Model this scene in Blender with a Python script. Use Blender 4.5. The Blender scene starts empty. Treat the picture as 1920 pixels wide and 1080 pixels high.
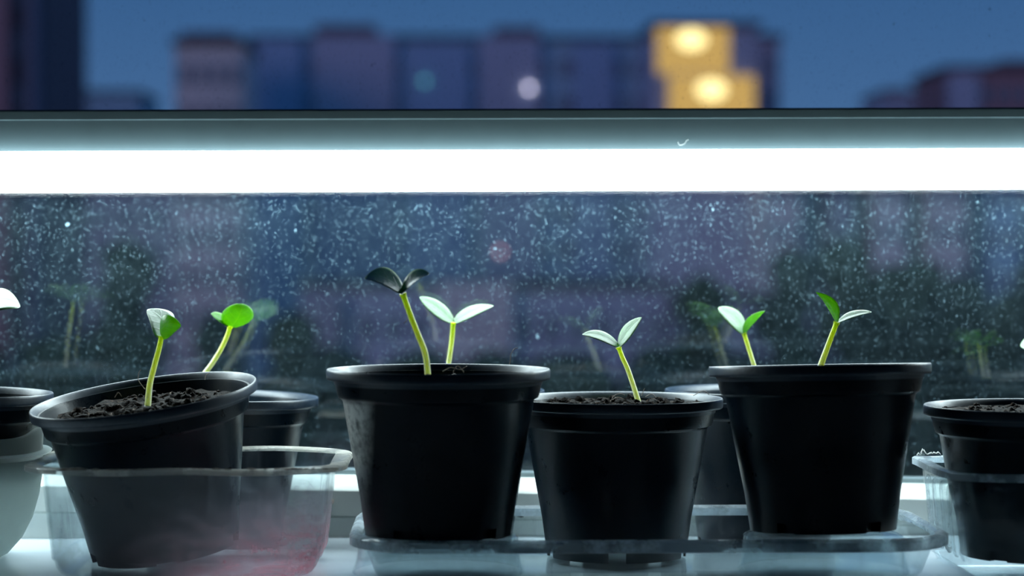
import bpy, bmesh, math, random
from mathutils import Vector, Matrix, Euler, noise

random.seed(7)
R = math.radians
PI = math.pi
SC = bpy.context.scene
COL = SC.collection

# ------------------------------------------------------------------ camera, world, sun, exposure
FPX = 4000.0
CAM = Vector((0.0, -1.157, 0.166))
cd = bpy.data.cameras.new('camera')
cam = bpy.data.objects.new('camera', cd)
COL.objects.link(cam)
cd.sensor_width = 36.0
cd.lens = FPX / 1920.0 * 36.0
cd.clip_start = 0.02
cd.clip_end = 3000
cam.location = CAM
cam.rotation_euler = (R(90) - math.atan(45 / FPX), 0, -math.atan(110 / FPX))
cd.dof.use_dof = True
cd.dof.focus_distance = 1.20
cd.dof.aperture_fstop = 5.9
SC.camera = cam

w = bpy.data.worlds.new('dusk_sky')
SC.world = w
w.use_nodes = True
nt = w.node_tree
for n in list(nt.nodes):
    nt.nodes.remove(n)
out = nt.nodes.new('ShaderNodeOutputWorld')
bg = nt.nodes.new('ShaderNodeBackground')
tc = nt.nodes.new('ShaderNodeTexCoord')
sep = nt.nodes.new('ShaderNodeSeparateXYZ')
ramp = nt.nodes.new('ShaderNodeValToRGB')
nt.links.new(tc.outputs['Generated'], sep.inputs[0])
nt.links.new(sep.outputs['Z'], ramp.inputs[0])
nt.links.new(ramp.outputs[0], bg.inputs[0])
nt.links.new(bg.outputs[0], out.inputs[0])
cr = ramp.color_ramp
cr.elements[0].position = 0.0
cr.elements[0].color = (0.100, 0.215, 0.440, 1)
cr.elements[1].position = 1.0
cr.elements[1].color = (0.018, 0.060, 0.170, 1)
e = cr.elements.new(0.13)
e.color = (0.048, 0.140, 0.335, 1)
bg.inputs[1].default_value = 1.0

sd = bpy.data.lights.new('dusk_sun', 'SUN')
sd.energy = 0.33
sd.color = (1.0, 0.58, 0.72)
sd.angle = R(20)
so = bpy.data.objects.new('dusk_sun', sd)
COL.objects.link(so)
so.rotation_euler = (R(80), 0, R(-32))        # last afterglow, low behind the building, onto the far facades

SC.view_settings.view_transform = 'Standard'
SC.view_settings.look = 'None'
SC.view_settings.exposure = 0.0
SC.view_settings.gamma = 1.0
SC.view_settings.use_curve_mapping = False
SC.cycles.transparent_max_bounces = 32
SC.cycles.max_bounces = 10
SC.cycles.glossy_bounces = 4
SC.cycles.caustics_reflective = False
SC.cycles.caustics_refractive = False
SC.cycles.sample_clamp_indirect = 4.0
SC.cycles.use_denoising = True

LAMP_L = 18.5

_CM = Matrix.Translation(CAM) @ cam.rotation_euler.to_matrix().to_4x4()
_CR = _CM.to_3x3()


def P(px, py, Y):
    """point at depth Y (metres behind the pot row) seen at photo pixel px, py: used to measure the scene"""
    d = _CR @ Vector(((px - 960) / FPX, -(py - 540) / FPX, -1))
    t = (Y - CAM.y) / d.y
    return CAM + d * t


# ------------------------------------------------------------------ helpers
def tag(o, label=None, cat=None, group=None, kind=None):
    if label:
        o['label'] = label
    if cat:
        o['category'] = cat
    if group:
        o['group'] = group
    if kind:
        o['kind'] = kind
    return o


def empty(name, mat4=None):
    o = bpy.data.objects.new(name, None)
    o.empty_display_size = 0.02
    COL.objects.link(o)
    o.matrix_world = mat4 if mat4 is not None else Matrix()
    ROOTM[o.name] = o.matrix_world.copy() if mat4 is None else mat4.copy()
    return o


ROOTM = {}


def rootm(o):
    while o is not None:
        if o.name in ROOTM:
            return ROOTM[o.name]
        o = o.parent
    return Matrix()


def mesh_obj(name, verts, faces, mat, parent=None, smooth=True, world=False, attr=None, sharp=None):
    """links one mesh object; world=True: verts are world coordinates, turned into the thing's own space"""
    if world and parent is not None:
        inv = rootm(parent).inverted()
        verts = [inv @ Vector(v) for v in verts]
    me = bpy.data.meshes.new(name)
    me.from_pydata([tuple(v) for v in verts], [], faces)
    if attr:
        for k, vals in attr.items():
            a = me.attributes.new(k, 'FLOAT', 'POINT')
            a.data.foreach_set('value', vals)
    if smooth:
        me.polygons.foreach_set('use_smooth', [True] * len(me.polygons))
        if sharp:
            me.set_sharp_from_angle(angle=R(sharp))
    me.update()
    me.materials.append(mat)
    o = bpy.data.objects.new(name, me)
    COL.objects.link(o)
    if parent is not None:
        o.parent = parent
    return o


class MB:
    """collects geometry for ONE mesh object"""

    def __init__(s):
        s.v = []
        s.f = []

    def add(s, verts, faces):
        k = len(s.v)
        s.v += [Vector(v) for v in verts]
        s.f += [tuple(i + k for i in f) for f in faces]

    def box(s, x0, x1, y0, y1, z0, z1):
        s.add([(x0, y0, z0), (x1, y0, z0), (x1, y1, z0), (x0, y1, z0), (x0, y0, z1), (x1, y0, z1), (x1, y1, z1), (x0, y1, z1)],
              [(0, 3, 2, 1), (4, 5, 6, 7), (0, 1, 5, 4), (1, 2, 6, 5), (2, 3, 7, 6), (3, 0, 4, 7)])

    def build(s, name, mat, parent=None, **k):
        return mesh_obj(name, s.v, s.f, mat, parent, **k)


def rings_to_mesh(rings, closed_v=True, cap0=False, cap1=False, skip=None):
    """rings: list of equal-length closed loops"""
    n = len(rings[0])
    v = [p for r in rings for p in r]
    f = []
    for i in range(len(rings) - 1):
        for j in range(n):
            if skip and skip(i, j):
                continue
            j2 = (j + 1) % n
            f.append((i * n + j, i * n + j2, (i + 1) * n + j2, (i + 1) * n + j))
    if cap0:
        f.append(tuple(reversed(range(n))))
    if cap1:
        f.append(tuple(range((len(rings) - 1) * n, len(rings) * n)))
    return v, f


def lathe(profile, n=96, warp=0.0, ph=0.0):
    return [[(r * (1 + warp * math.sin(2 * a + ph)) * math.cos(a), r * (1 + warp * math.sin(2 * a + ph)) * math.sin(a), z)
             for a in [2 * PI * k / n for k in range(n)]] for r, z in profile]


def rrect(hx, hy, r, z, cx=0, cy=0, nc=10, ns=6):
    """rounded rectangle loop"""
    pts = []
    cs = [(hx - r, hy - r, 0), (-hx + r, hy - r, 90), (-hx + r, -hy + r, 180), (hx - r, -hy + r, 270)]
    for i, (x, y, a0) in enumerate(cs):
        for k in range(nc + 1):
            a = R(a0 + 90 * k / nc)
            pts.append((cx + x + r * math.cos(a), cy + y + r * math.sin(a), z))
        x2, y2, a2 = cs[(i + 1) % 4]
        a = R(a0 + 90)
        b = R(a2)
        p = Vector((x + r * math.cos(a), y + r * math.sin(a)))
        q = Vector((x2 + r * math.cos(b), y2 + r * math.sin(b)))
        for k in range(1, ns):
            m = p.lerp(q, k / ns)
            pts.append((cx + m.x, cy + m.y, z))
    return pts


def catmull(pts, per=8):
    p = [pts[0] * 2 - pts[1]] + list(pts) + [pts[-1] * 2 - pts[-2]]
    o = []
    for i in range(1, len(p) - 2):
        for k in range(per):
            t = k / per
            a, b, c, d = p[i - 1], p[i], p[i + 1], p[i + 2]
            o.append(0.5 * ((2 * b) + (c - a) * t + (2 * a - 5 * b + 4 * c - d) * t * t + (3 * b - a - 3 * c + d) * t ** 3))
    o.append(pts[-1])
    return o


def tube(path, rad, n=12):
    """rad(t) radius"""
    v, f, at = [], [], []
    m = len(path)
    ref = Vector((0.3, 1, 0.1)).normalized()
    for i, p in enumerate(path):
        t = (path[min(i + 1, m - 1)] - path[max(i - 1, 0)]).normalized()
        a = t.cross(ref).normalized()
        b = t.cross(a)
        r = rad(i / (m - 1))
        for k in range(n):
            w_ = 2 * PI * k / n
            v.append(p + (a * math.cos(w_) + b * math.sin(w_)) * r)
            at.append(i / (m - 1))
    for i in range(m - 1):
        for k in range(n):
            k2 = (k + 1) % n
            f.append((i * n + k, i * n + k2, (i + 1) * n + k2, (i + 1) * n + k))
    f.append(tuple(range(n)))
    f.append(tuple(reversed(range((m - 1) * n, m * n))))
    return v, f, at


# ------------------------------------------------------------------ materials
class NT:
    def __init__(s, name):
        s.m = bpy.data.materials.new(name)
        s.m.use_nodes = True
        s.t = s.m.node_tree
        for n in list(s.t.nodes):
            s.t.nodes.remove(n)
        s.o = s.n('ShaderNodeOutputMaterial')

    def n(s, typ, **k):
        x = s.t.nodes.new(typ)
        for a, b in k.items():
            if isinstance(a, str) and hasattr(x, a):
                setattr(x, a, b)
        return x

    def l(s, a, b):
        s.t.links.new(a, b)

    def surf(s, sock):
        s.l(sock, s.o.inputs['Surface'])

    def val(s, node, **k):
        for a, b in k.items():
            node.inputs[a.replace('_', ' ')].default_value = b
        return node

    def math(s, op, a, b=None, clamp=False):
        x = s.n('ShaderNodeMath')
        x.operation = op
        x.use_clamp = clamp
        for i, q in enumerate((a, b)):
            if q is None:
                continue
            if isinstance(q, (int, float)):
                x.inputs[i].default_value = q
            else:
                s.l(q, x.inputs[i])
        return x.outputs[0]

    def mix(s, fac, a, b):
        x = s.n('ShaderNodeMixShader')
        if isinstance(fac, (int, float)):
            x.inputs[0].default_value = fac
        else:
            s.l(fac, x.inputs[0])
        s.l(a, x.inputs[1])
        s.l(b, x.inputs[2])
        return x.outputs[0]

    def ramp(s, fac, stops):
        x = s.n('ShaderNodeValToRGB')
        s.l(fac, x.inputs[0])
        c = x.color_ramp
        while len(c.elements) < len(stops):
            c.elements.new(0.5)
        for e_, (p, col) in zip(c.elements, stops):
            e_.position = p
            e_.color = (col, col, col, 1) if isinstance(col, (int, float)) else (*col, 1)
        return x.outputs[0]

    def coord(s, scale=(1, 1, 1), rot=(0, 0, 0), kind='Object'):
        t = s.n('ShaderNodeTexCoord')
        m = s.n('ShaderNodeMapping')
        m.inputs['Scale'].default_value = scale
        m.inputs['Rotation'].default_value = rot
        s.l(t.outputs[kind], m.inputs[0])
        return m.outputs[0]

    def noise(s, vec, scale, detail=4, rough=0.55):
        x = s.n('ShaderNodeTexNoise')
        x.inputs['Scale'].default_value = scale
        x.inputs['Detail'].default_value = detail
        x.inputs['Roughness'].default_value = rough
        s.l(vec, x.inputs['Vector'])
        return x.outputs['Fac']

    def principled(s, col, rough=0.5, spec=0.5, **k):
        b = s.n('ShaderNodeBsdfPrincipled')
        if isinstance(col, tuple):
            b.inputs['Base Color'].default_value = (*col, 1)
        else:
            s.l(col, b.inputs['Base Color'])
        if isinstance(rough, (int, float)):
            b.inputs['Roughness'].default_value = rough
        else:
            s.l(rough, b.inputs['Roughness'])
        b.inputs['Specular IOR Level'].default_value = spec
        return b

    def bump(s, h, strength, dist, bsdf):
        x = s.n('ShaderNodeBump')
        x.inputs['Strength'].default_value = strength
        x.inputs['Distance'].default_value = dist
        s.l(h, x.inputs['Height'])
        s.l(x.outputs[0], bsdf.inputs['Normal'])


def mat_simple(name, col, rough=0.5, spec=0.5, var=0.12, scale=40.0):
    m = NT(name)
    c = m.coord()
    nz = m.noise(c, scale)
    a = tuple(max(0, x * (1 - var)) for x in col)
    b = tuple(min(1, x * (1 + var)) for x in col)
    b_ = m.principled(m.ramp(nz, [(0.3, a), (0.7, b)]), rough, spec)
    m.surf(b_.outputs[0])
    return m.m


def mat_pot(name, mark=0.0, side=(0, 0, 0), dust=0.25, rough=(0.24, 0.42), spec=0.22, base=(0.0008, 0.0066, 0.0135)):
    m = NT(name)
    c = m.coord()
    n1 = m.noise(c, 60, 6, 0.65)
    n2 = m.noise(c, 420, 4, 0.6)
    dustm = m.ramp(m.math('MULTIPLY', n1, n2), [(0.24, 0.0), (0.42, 1.0)])
    fac = m.math('MULTIPLY', dustm, dust)
    if mark:  # paler patch on one side, fading out towards collar and foot
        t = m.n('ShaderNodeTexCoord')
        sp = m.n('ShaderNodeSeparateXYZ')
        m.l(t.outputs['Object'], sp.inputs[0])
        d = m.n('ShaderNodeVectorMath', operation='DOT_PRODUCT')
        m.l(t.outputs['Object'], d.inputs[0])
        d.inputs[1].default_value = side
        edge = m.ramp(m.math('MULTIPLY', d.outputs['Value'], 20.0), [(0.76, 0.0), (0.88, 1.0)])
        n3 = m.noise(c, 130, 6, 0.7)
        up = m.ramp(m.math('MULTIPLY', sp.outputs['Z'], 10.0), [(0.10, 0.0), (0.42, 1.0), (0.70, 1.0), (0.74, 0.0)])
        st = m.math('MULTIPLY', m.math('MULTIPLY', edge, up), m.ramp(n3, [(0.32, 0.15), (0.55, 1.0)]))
        stf = m.math('MULTIPLY', st, mark)
    mx = m.n('ShaderNodeMixRGB')
    m.l(fac, mx.inputs[0])
    mx.inputs[1].default_value = (*base, 1)
    mx.inputs[2].default_value = (0.33, 0.39, 0.43, 1)
    colr = mx.outputs[0]
    if mark:
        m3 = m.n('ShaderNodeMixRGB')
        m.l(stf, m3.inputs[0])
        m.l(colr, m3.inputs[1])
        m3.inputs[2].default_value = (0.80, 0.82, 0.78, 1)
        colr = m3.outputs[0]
    rg = m.ramp(n1, [(0.3, rough[0]), (0.7, rough[1])])
    b = m.principled(colr, rg, spec)
    m.bump(n1, 0.12, 0.001, b)
    m.surf(b.outputs[0])
    return m.m


def mat_clear(name, haze=0.06, tint=(0.93, 0.96, 0.97), film=(0.75, 0.78, 0.80), mark=None, gloss=0.03, scr=0.5, streak=3.0, patch=4.5):
    """thin transparent plastic: see-through, glossy, with a hazy dirty film"""
    m = NT(name)
    c = m.coord()
    tr = m.n('ShaderNodeBsdfTransparent')
    tr.inputs[0].default_value = (*tint, 1)
    gl = m.n('ShaderNodeBsdfGlossy')
    gl.inputs['Roughness'].default_value = 0.08
    gl.inputs[0].default_value = (1, 1, 1, 1)
    lw = m.n('ShaderNodeLayerWeight')
    lw.inputs[0].default_value = 0.35
    g = m.math('ADD', m.math('MULTIPLY', m.math('POWER', lw.outputs['Facing'], 3.0), 0.55), gloss)
    base = m.mix(g, tr.outputs[0], gl.outputs[0])
    df = m.n('ShaderNodeBsdfDiffuse')
    tl = m.n('ShaderNodeBsdfTranslucent')
    n1 = m.noise(c, 35, 6, 0.62)
    c2 = m.coord((220, 220, 14))
    n2 = m.noise(c2, 1.0, 3, 0.6)
    vein = m.n('ShaderNodeTexNoise')
    vein.inputs['Scale'].default_value = 55
    vein.inputs['Detail'].default_value = 2
    m.l(m.coord((1, 1, 1.6), (0.4, 0.2, 0.7)), vein.inputs['Vector'])
    ln = m.math('ABSOLUTE', m.math('SUBTRACT', vein.outputs['Fac'], 0.5))
    scratch = m.ramp(ln, [(0.0, 1.0), (0.012, 0.0)])
    haz = m.math('MULTIPLY', m.ramp(n1, [(0.44, 0.22), (0.58, 0.8), (0.74, patch)]), haze)
    haz = m.math('ADD', haz, m.math('MULTIPLY', m.ramp(n2, [(0.55, 0.0), (0.75, 1.0)]), haze * streak))
    haz = m.math('ADD', haz, m.math('MULTIPLY', m.math('MULTIPLY', scratch, m.ramp(n1, [(0.5, 0.0), (0.7, 1.0)])), scr * 0.3))
    if mark:
        t = m.n('ShaderNodeTexCoord')
        sp = m.n('ShaderNodeSeparateXYZ')
        m.l(t.outputs['Object'], sp.inputs[0])
        low = m.ramp(m.math('MULTIPLY', sp.outputs['Z'], 16.0), [(0.02, 1.0), (0.28, 0.75), (0.75, 0.0)])
        right = m.ramp(m.math('ADD', m.math('MULTIPLY', sp.outputs['X'], 6.0), 0.5), [(0.20, 0.28), (0.92, 1.0)])
        n3 = m.noise(m.coord((1, 1, 2.2)), 70, 6, 0.7)
        sfac = m.math('MULTIPLY', m.math('MULTIPLY', low, right), m.ramp(n3, [(0.3, 0.25), (0.65, 1.0)]))
        haz = m.math('MULTIPLY', haz, m.ramp(m.math('ADD', m.math('MULTIPLY', sp.outputs['X'], 6.0), 0.5), [(0.05, 0.9), (0.16, 0.14), (0.55, 0.14), (0.88, 1.0)]))  # dirt film thinned mid-wall: the pot's shade on it put into the haze
        haz = m.math('MULTIPLY', haz, 1.9)
        mx = m.n('ShaderNodeMixRGB')
        m.l(sfac, mx.inputs[0])
        mx.inputs[1].default_value = (*film, 1)
        mx.inputs[2].default_value = (*mark, 1)
        m.l(mx.outputs[0], df.inputs[0])
        m.l(mx.outputs[0], tl.inputs[0])
        haz = m.math('ADD', haz, m.math('MULTIPLY', sfac, 0.55))
    else:
        df.inputs[0].default_value = (*film, 1)
        tl.inputs[0].default_value = (*film, 1)
    hz = m.math('MINIMUM', haz, 0.9)
    m.surf(m.mix(hz, base, m.mix(0.55, df.outputs[0], tl.outputs[0])))
    return m.m


def mat_milky(name):
    m = NT(name)
    c = m.coord()
    tr = m.n('ShaderNodeBsdfTransparent')
    tl = m.n('ShaderNodeBsdfTranslucent')
    tl.inputs[0].default_value = (0.93, 0.97, 0.95, 1)
    b = m.principled((0.82, 0.87, 0.84), 0.3, 0.5)
    n1 = m.noise(c, 45, 5, 0.6)
    s = m.mix(0.90, b.outputs[0], tl.outputs[0])
    m.surf(m.mix(m.ramp(n1, [(0.3, 0.93), (0.7, 0.98)]), tr.outputs[0], s))
    return m.m


def mat_leaf(name, base=(0.13, 0.33, 0.10), glow=(0.30, 0.64, 0.015), tl=0.5, rough=0.36, spec=0.8, edge=0.7):
    m = NT(name)
    a = m.n('ShaderNodeAttribute')
    a.attribute_name = 'u'
    b_ = m.n('ShaderNodeAttribute')
    b_.attribute_name = 'v'
    au = m.math('ABSOLUTE', a.outputs['Fac'])
    rib = m.ramp(au, [(0.0, 1.0), (0.07, 0.0)])
    # side veins run out and towards the tip
    ph = m.math('SUBTRACT', m.math('MULTIPLY', b_.outputs['Fac'], 4.2), m.math('MULTIPLY', au, 1.4))
    fr = m.math('ABSOLUTE', m.math('SUBTRACT', m.math('FRACT', ph), 0.5))
    sv = m.ramp(fr, [(0.0, 0.7), (0.09, 0.0)])
    vein = m.math('MAXIMUM', rib, sv)
    n1 = m.noise(m.coord(), 420, 3)
    cmx = m.n('ShaderNodeMixRGB')
    m.l(m.math('MULTIPLY', vein, 0.40 * edge), cmx.inputs[0])
    cv = m.ramp(n1, [(0.3, tuple(x * 0.85 for x in base)), (0.7, tuple(min(1, x * 1.12) for x in base))])
    m.l(cv, cmx.inputs[1])
    cmx.inputs[2].default_value = (min(1, base[0] * 2.2), min(1, base[1] * 1.6), base[2] * 1.6, 1)
    em = m.n('ShaderNodeMixRGB')
    m.l(m.ramp(au, [(0.86, 0.0), (0.97, edge)]), em.inputs[0])
    m.l(cmx.outputs[0], em.inputs[1])
    em.inputs[2].default_value = (0.62, 0.78, 0.42, 1)
    p = m.principled(em.outputs[0], rough, spec)
    p.inputs['Coat Weight'].default_value = 0.25
    p.inputs['Coat Roughness'].default_value = 0.35
    m.bump(m.math('ADD', vein, m.math('MULTIPLY', n1, 0.4)), 0.25, 0.0006, p)
    t = m.n('ShaderNodeBsdfTranslucent')
    tm = m.n('ShaderNodeMixRGB')
    m.l(m.math('MULTIPLY', vein, 0.35), tm.inputs[0])
    tm.inputs[1].default_value = (*glow, 1)
    tm.inputs[2].default_value = (glow[0] * 2.0, min(1, glow[1] * 1.35), glow[2] * 2, 1)
    m.l(tm.outputs[0], t.inputs[0])
    m.surf(m.mix(tl, p.outputs[0], t.outputs[0]))
    return m.m


def mat_stem(name):
    m = NT(name)
    a = m.n('ShaderNodeAttribute')
    a.attribute_name = 'u'
    col = m.ramp(a.outputs['Fac'], [(0.0, (0.84, 0.95, 0.76)), (0.45, (0.80, 0.95, 0.62)), (0.75, (0.72, 0.94, 0.30)), (1.0, (0.62, 0.92, 0.05))])
    p = m.principled(col, 0.35, 0.6)
    p.subsurface_method = 'RANDOM_WALK'
    p.inputs['Subsurface Weight'].default_value = 1.0
    p.inputs['Subsurface Radius'].default_value = (1.0, 1.0, 0.45)
    p.inputs['Subsurface Scale'].default_value = 0.0060
    n1 = m.noise(m.coord(), 900, 2)
    m.bump(n1, 0.08, 0.0003, p)
    m.surf(p.outputs[0])
    return m.m


def mat_soil():
    m = NT('potting_soil')
    c = m.coord()
    n1 = m.noise(c, 260, 6, 0.7)
    n2 = m.noise(c, 900, 2)
    col = m.ramp(n1, [(0.38, (0.003, 0.0020, 0.0014)), (0.54, (0.010, 0.0060, 0.0038)), (0.63, (0.050, 0.028, 0.016)), (0.71, (0.38, 0.31, 0.26))])
    b = m.principled(col, 0.8, 0.10)
    m.bump(n2, 0.9, 0.0012, b)
    m.surf(b.outputs[0])
    return m.m


def mat_emit(name, col, st):
    m = NT(name)
    e_ = m.n('ShaderNodeEmission')
    e_.inputs[0].default_value = (*col, 1)
    e_.inputs[1].default_value = st
    m.surf(e_.outputs[0])
    return m.m


def mat_glass(name, dusty):
    m = NT(name)
    tr = m.n('ShaderNodeBsdfTransparent')
    tr.inputs[0].default_value = (0.97, 0.985, 0.985, 1)
    gl = m.n('ShaderNodeBsdfGlossy')
    gl.inputs['Roughness'].default_value = 0.0
    base = m.mix(0.12 if dusty else 0.07, tr.outputs[0], gl.outputs[0])
    if not dusty:
        m.surf(base)
        return m.m
    df = m.n('ShaderNodeBsdfDiffuse')
    df.inputs[0].default_value = (0.42, 0.66, 0.80, 1)
    # fine film
    n0 = m.noise(m.coord(), 9, 4, 0.6)
    n1 = m.noise(m.coord((1, 1, 0.6), (0, 0.5, 0)), 160, 5, 0.65)
    film = m.math('MULTIPLY', m.ramp(n0, [(0.3, 0.55), (0.7, 1.15)]), m.ramp(n1, [(0.3, 0.5), (0.7, 1.3)]))
    film = m.math('MULTIPLY', film, DUST_FILM)

    def flecks(scale, sx, sz, rot, size, dens, strength):
        v = m.n('ShaderNodeTexVoronoi')
        v.inputs['Scale'].default_value = scale
        # warp a little so the flecks are not perfect ellipses
        nn = m.n('ShaderNodeTexNoise')
        nn.inputs['Scale'].default_value = scale * 1.4
        cc = m.coord()
        m.l(cc, nn.inputs['Vector'])
        vm = m.n('ShaderNodeVectorMath', operation='MULTIPLY_ADD')
        m.l(nn.outputs['Color'], vm.inputs[0])
        k = 0.30 / scale
        vm.inputs[1].default_value = (k, k, k)
        m.l(cc, vm.inputs[2])
        mp = m.n('ShaderNodeMapping')
        mp.inputs['Rotation'].default_value = (0, rot, 0)
        mp.inputs['Scale'].default_value = (sx, 0.0, sz)
        m.l(vm.outputs[0], mp.inputs[0])
        m.l(mp.outputs[0], v.inputs['Vector'])
        sp = m.n('ShaderNodeSeparateColor')
        m.l(v.outputs['Color'], sp.inputs[0])
        rad = m.math('MULTIPLY', m.math('POWER', sp.outputs[0], 1.5), size)
        inside = m.math('MULTIPLY', m.math('SUBTRACT', rad, v.outputs['Distance']), 14.0, True)
        on = m.math('GREATER_THAN', sp.outputs[1], 1 - dens)
        q = m.math('MULTIPLY', m.math('MULTIPLY', inside, on), m.math('ADD', m.math('MULTIPLY', sp.outputs[2], strength * 0.7), strength * 0.3))
        return q

    f = m.math('ADD', film, flecks(540, 1.7, 0.8, 0.7, 0.40, 0.52, FLECK))
    f = m.math('ADD', f, flecks(780, 1.5, 0.8, -0.6, 0.5, 0.5, FLECK * 0.8))
    f = m.math('ADD', f, flecks(85, 1.0, 0.8, 0.3, 0.14, 0.16, 0.6))
    # faint horizontal bands along the bottom of the pane
    t = m.n('ShaderNodeTexCoord')
    sp = m.n('ShaderNodeSeparateXYZ')
    m.l(t.outputs['Object'], sp.inputs[0])
    low = m.ramp(m.math('MULTIPLY', sp.outputs['Z'], 6.0), [(0.30, 1.0), (0.85, 0.0)])
    bands = m.noise(m.coord((3, 1, 150)), 1.0, 3, 0.6)
    f = m.math('ADD', f, m.math('MULTIPLY', m.math('MULTIPLY', low, m.ramp(bands, [(0.45, 0.0), (0.7, 1.0)])), 0.05))
    f = m.math('MINIMUM', f, 0.75)
    m.surf(m.mix(f, base, df.outputs[0]))
    return m.m


DUST_FILM = 0.023
FLECK = 0.25

M = {}
M['pot'] = mat_pot('black_pot_plastic', dust=0.012)
M['pot_pale_side'] = mat_pot('black_pot_plastic_with_pale_side', mark=1.0, side=(-0.985, -0.17, 0.0), dust=0.012)
M['rim'] = mat_pot('black_pot_rim_plastic', dust=0.06, rough=(0.34, 0.48), spec=1.0, base=(0.005, 0.021, 0.043))
M['soil'] = mat_soil()
M['fibre'] = mat_simple('dry_root_fibre', (0.40, 0.30, 0.24), 0.6)
M['leaf'] = mat_leaf('cotyledon')
M['leaf_shaded'] = mat_leaf('shaded_cotyledon', base=(0.050, 0.155, 0.115), glow=(0.10, 0.38, 0.02), tl=0.25, rough=0.45, spec=1.0)  # same leaf, with the shade away from the lamp put into its colour
M['leaf_lit'] = mat_leaf('lit_cotyledon', base=(0.27, 0.45, 0.28), glow=(0.42, 0.80, 0.25), tl=0.34, rough=0.5, spec=0.9, edge=0.25)  # same leaf, with the lamp's whitish sheen put into its colour
M['stem'] = mat_stem('hypocotyl')
M['tub'] = mat_clear('clear_tub_plastic', haze=0.032, film=(0.58, 0.64, 0.72), mark=(0.82, 0.20, 0.27))
M['tub_rim'] = mat_clear('clear_tub_rim_plastic', streak=0.0, patch=1.5, haze=1.6, film=(0.84, 0.82, 0.76))
M['tray'] = mat_clear('clear_tray_plastic', haze=0.015, film=(0.78, 0.83, 0.86))
M['tray_rim'] = mat_clear('clear_tray_rim_plastic', streak=0.0, patch=1.5, haze=1.1, film=(0.78, 0.84, 0.88), gloss=0.05)
M['box'] = mat_clear('clear_box_plastic', haze=0.02, film=(0.74, 0.80, 0.84))
M['box_rib'] = mat_clear('clear_box_rib_plastic', haze=0.25, film=(0.74, 0.80, 0.84), gloss=0.08)
M['box_rim'] = mat_clear('clear_box_rim_plastic', streak=0.0, patch=1.5, haze=1.4, film=(0.84, 0.90, 0.94))
M['milky'] = mat_milky('milky_plastic')
M['dirt'] = mat_simple('dried_mud', (0.33, 0.28, 0.24), 0.8, 0.2, 0.3, 300)
M['flake'] = mat_simple('white_flake', (0.80, 0.82, 0.80), 0.7, 0.2)
M['upvc'] = mat_simple('white_window_plastic', (0.88, 0.92, 0.88), 0.32, 0.5, 0.04, 25)
M['sill'] = mat_simple('white_sill_laminate', (0.70, 0.79, 0.86), 0.22, 0.5, 0.06, 18)
M['board'] = mat_simple('white_board_laminate', (0.72, 0.82, 0.90), 0.20, 0.5, 0.06, 18)
M['gasket'] = mat_simple('grey_rubber', (0.16, 0.21, 0.23), 0.6, 0.4)
M['wall'] = mat_simple('painted_wall', (0.03, 0.10, 0.19), 0.9, 0.2, 0.05, 4)
M['floorwood'] = mat_simple('brown_floor', (0.12, 0.075, 0.045), 0.5, 0.4, 0.3, 6)
M['lamp_body'] = mat_simple('grey_lamp_metal', (0.046, 0.072, 0.082), 0.5, 0.5, 0.05, 60)
M['tube'] = mat_emit('lit_lamp_tube', (0.79, 0.97, 1.0), LAMP_L)
M['pane_dusty'] = mat_glass('dusty_window_glass', True)
M['pane_clean'] = mat_glass('outer_window_glass', False)

# ------------------------------------------------------------------ setting: room
XL, XR, YB, YW = -1.7, 1.7, -2.9, 0.30
ZF, ZC = -0.82, 1.75
ZS = -0.006                       # sill top; the board top is z = 0


def structure(name, mb, mat, parent=None, **k):
    o = mb.build(name, mat, parent, **k)
    if parent is None:
        o['kind'] = 'structure'
    return o


b = MB(); b.box(XL, XR, YB, YW, ZF - 0.1, ZF); structure('floor', b, M['floorwood'], smooth=False)
b = MB(); b.box(XL, XR, YB, YW + 0.1, ZC, ZC + 0.1); structure('ceiling', b, M['wall'], smooth=False)
b = MB(); b.box(XL - 0.1, XL, YB, YW + 0.1, ZF, ZC); structure('wall_left', b, M['wall'], smooth=False)
b = MB(); b.box(XR, XR + 0.1, YB, YW + 0.1, ZF, ZC); structure('wall_right', b, M['wall'], smooth=False)
b = MB(); b.box(XL, XR, YB - 0.1, YB, ZF, ZC); structure('wall_back', b, M['wall'], smooth=False)
WX, WZ1 = 0.80, 1.30
b = MB()
b.box(XL, -WX, 0.183, YW + 0.1, ZF, ZC)
b.box(WX, XR, 0.183, YW + 0.1, ZF, ZC)
b.box(-WX, WX, 0.183, YW + 0.1, WZ1, ZC)
b.box(-WX, WX, 0.205, YW + 0.1, ZF, ZS - 0.03)
structure('wall_front', b, M['wall'], smooth=False)
b = MB(); b.box(-WX, WX, -0.22, 0.25, ZS - 0.03, ZS); structure('windowsill', b, M['sill'], smooth=False)

# window_1: white plastic frame with a stepped front, gasket, two panes
win = empty('window_1'); win['kind'] = 'structure'
sl = 0.018


def zt(z, x):
    return z - sl * (x + 0.0737)


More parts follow.
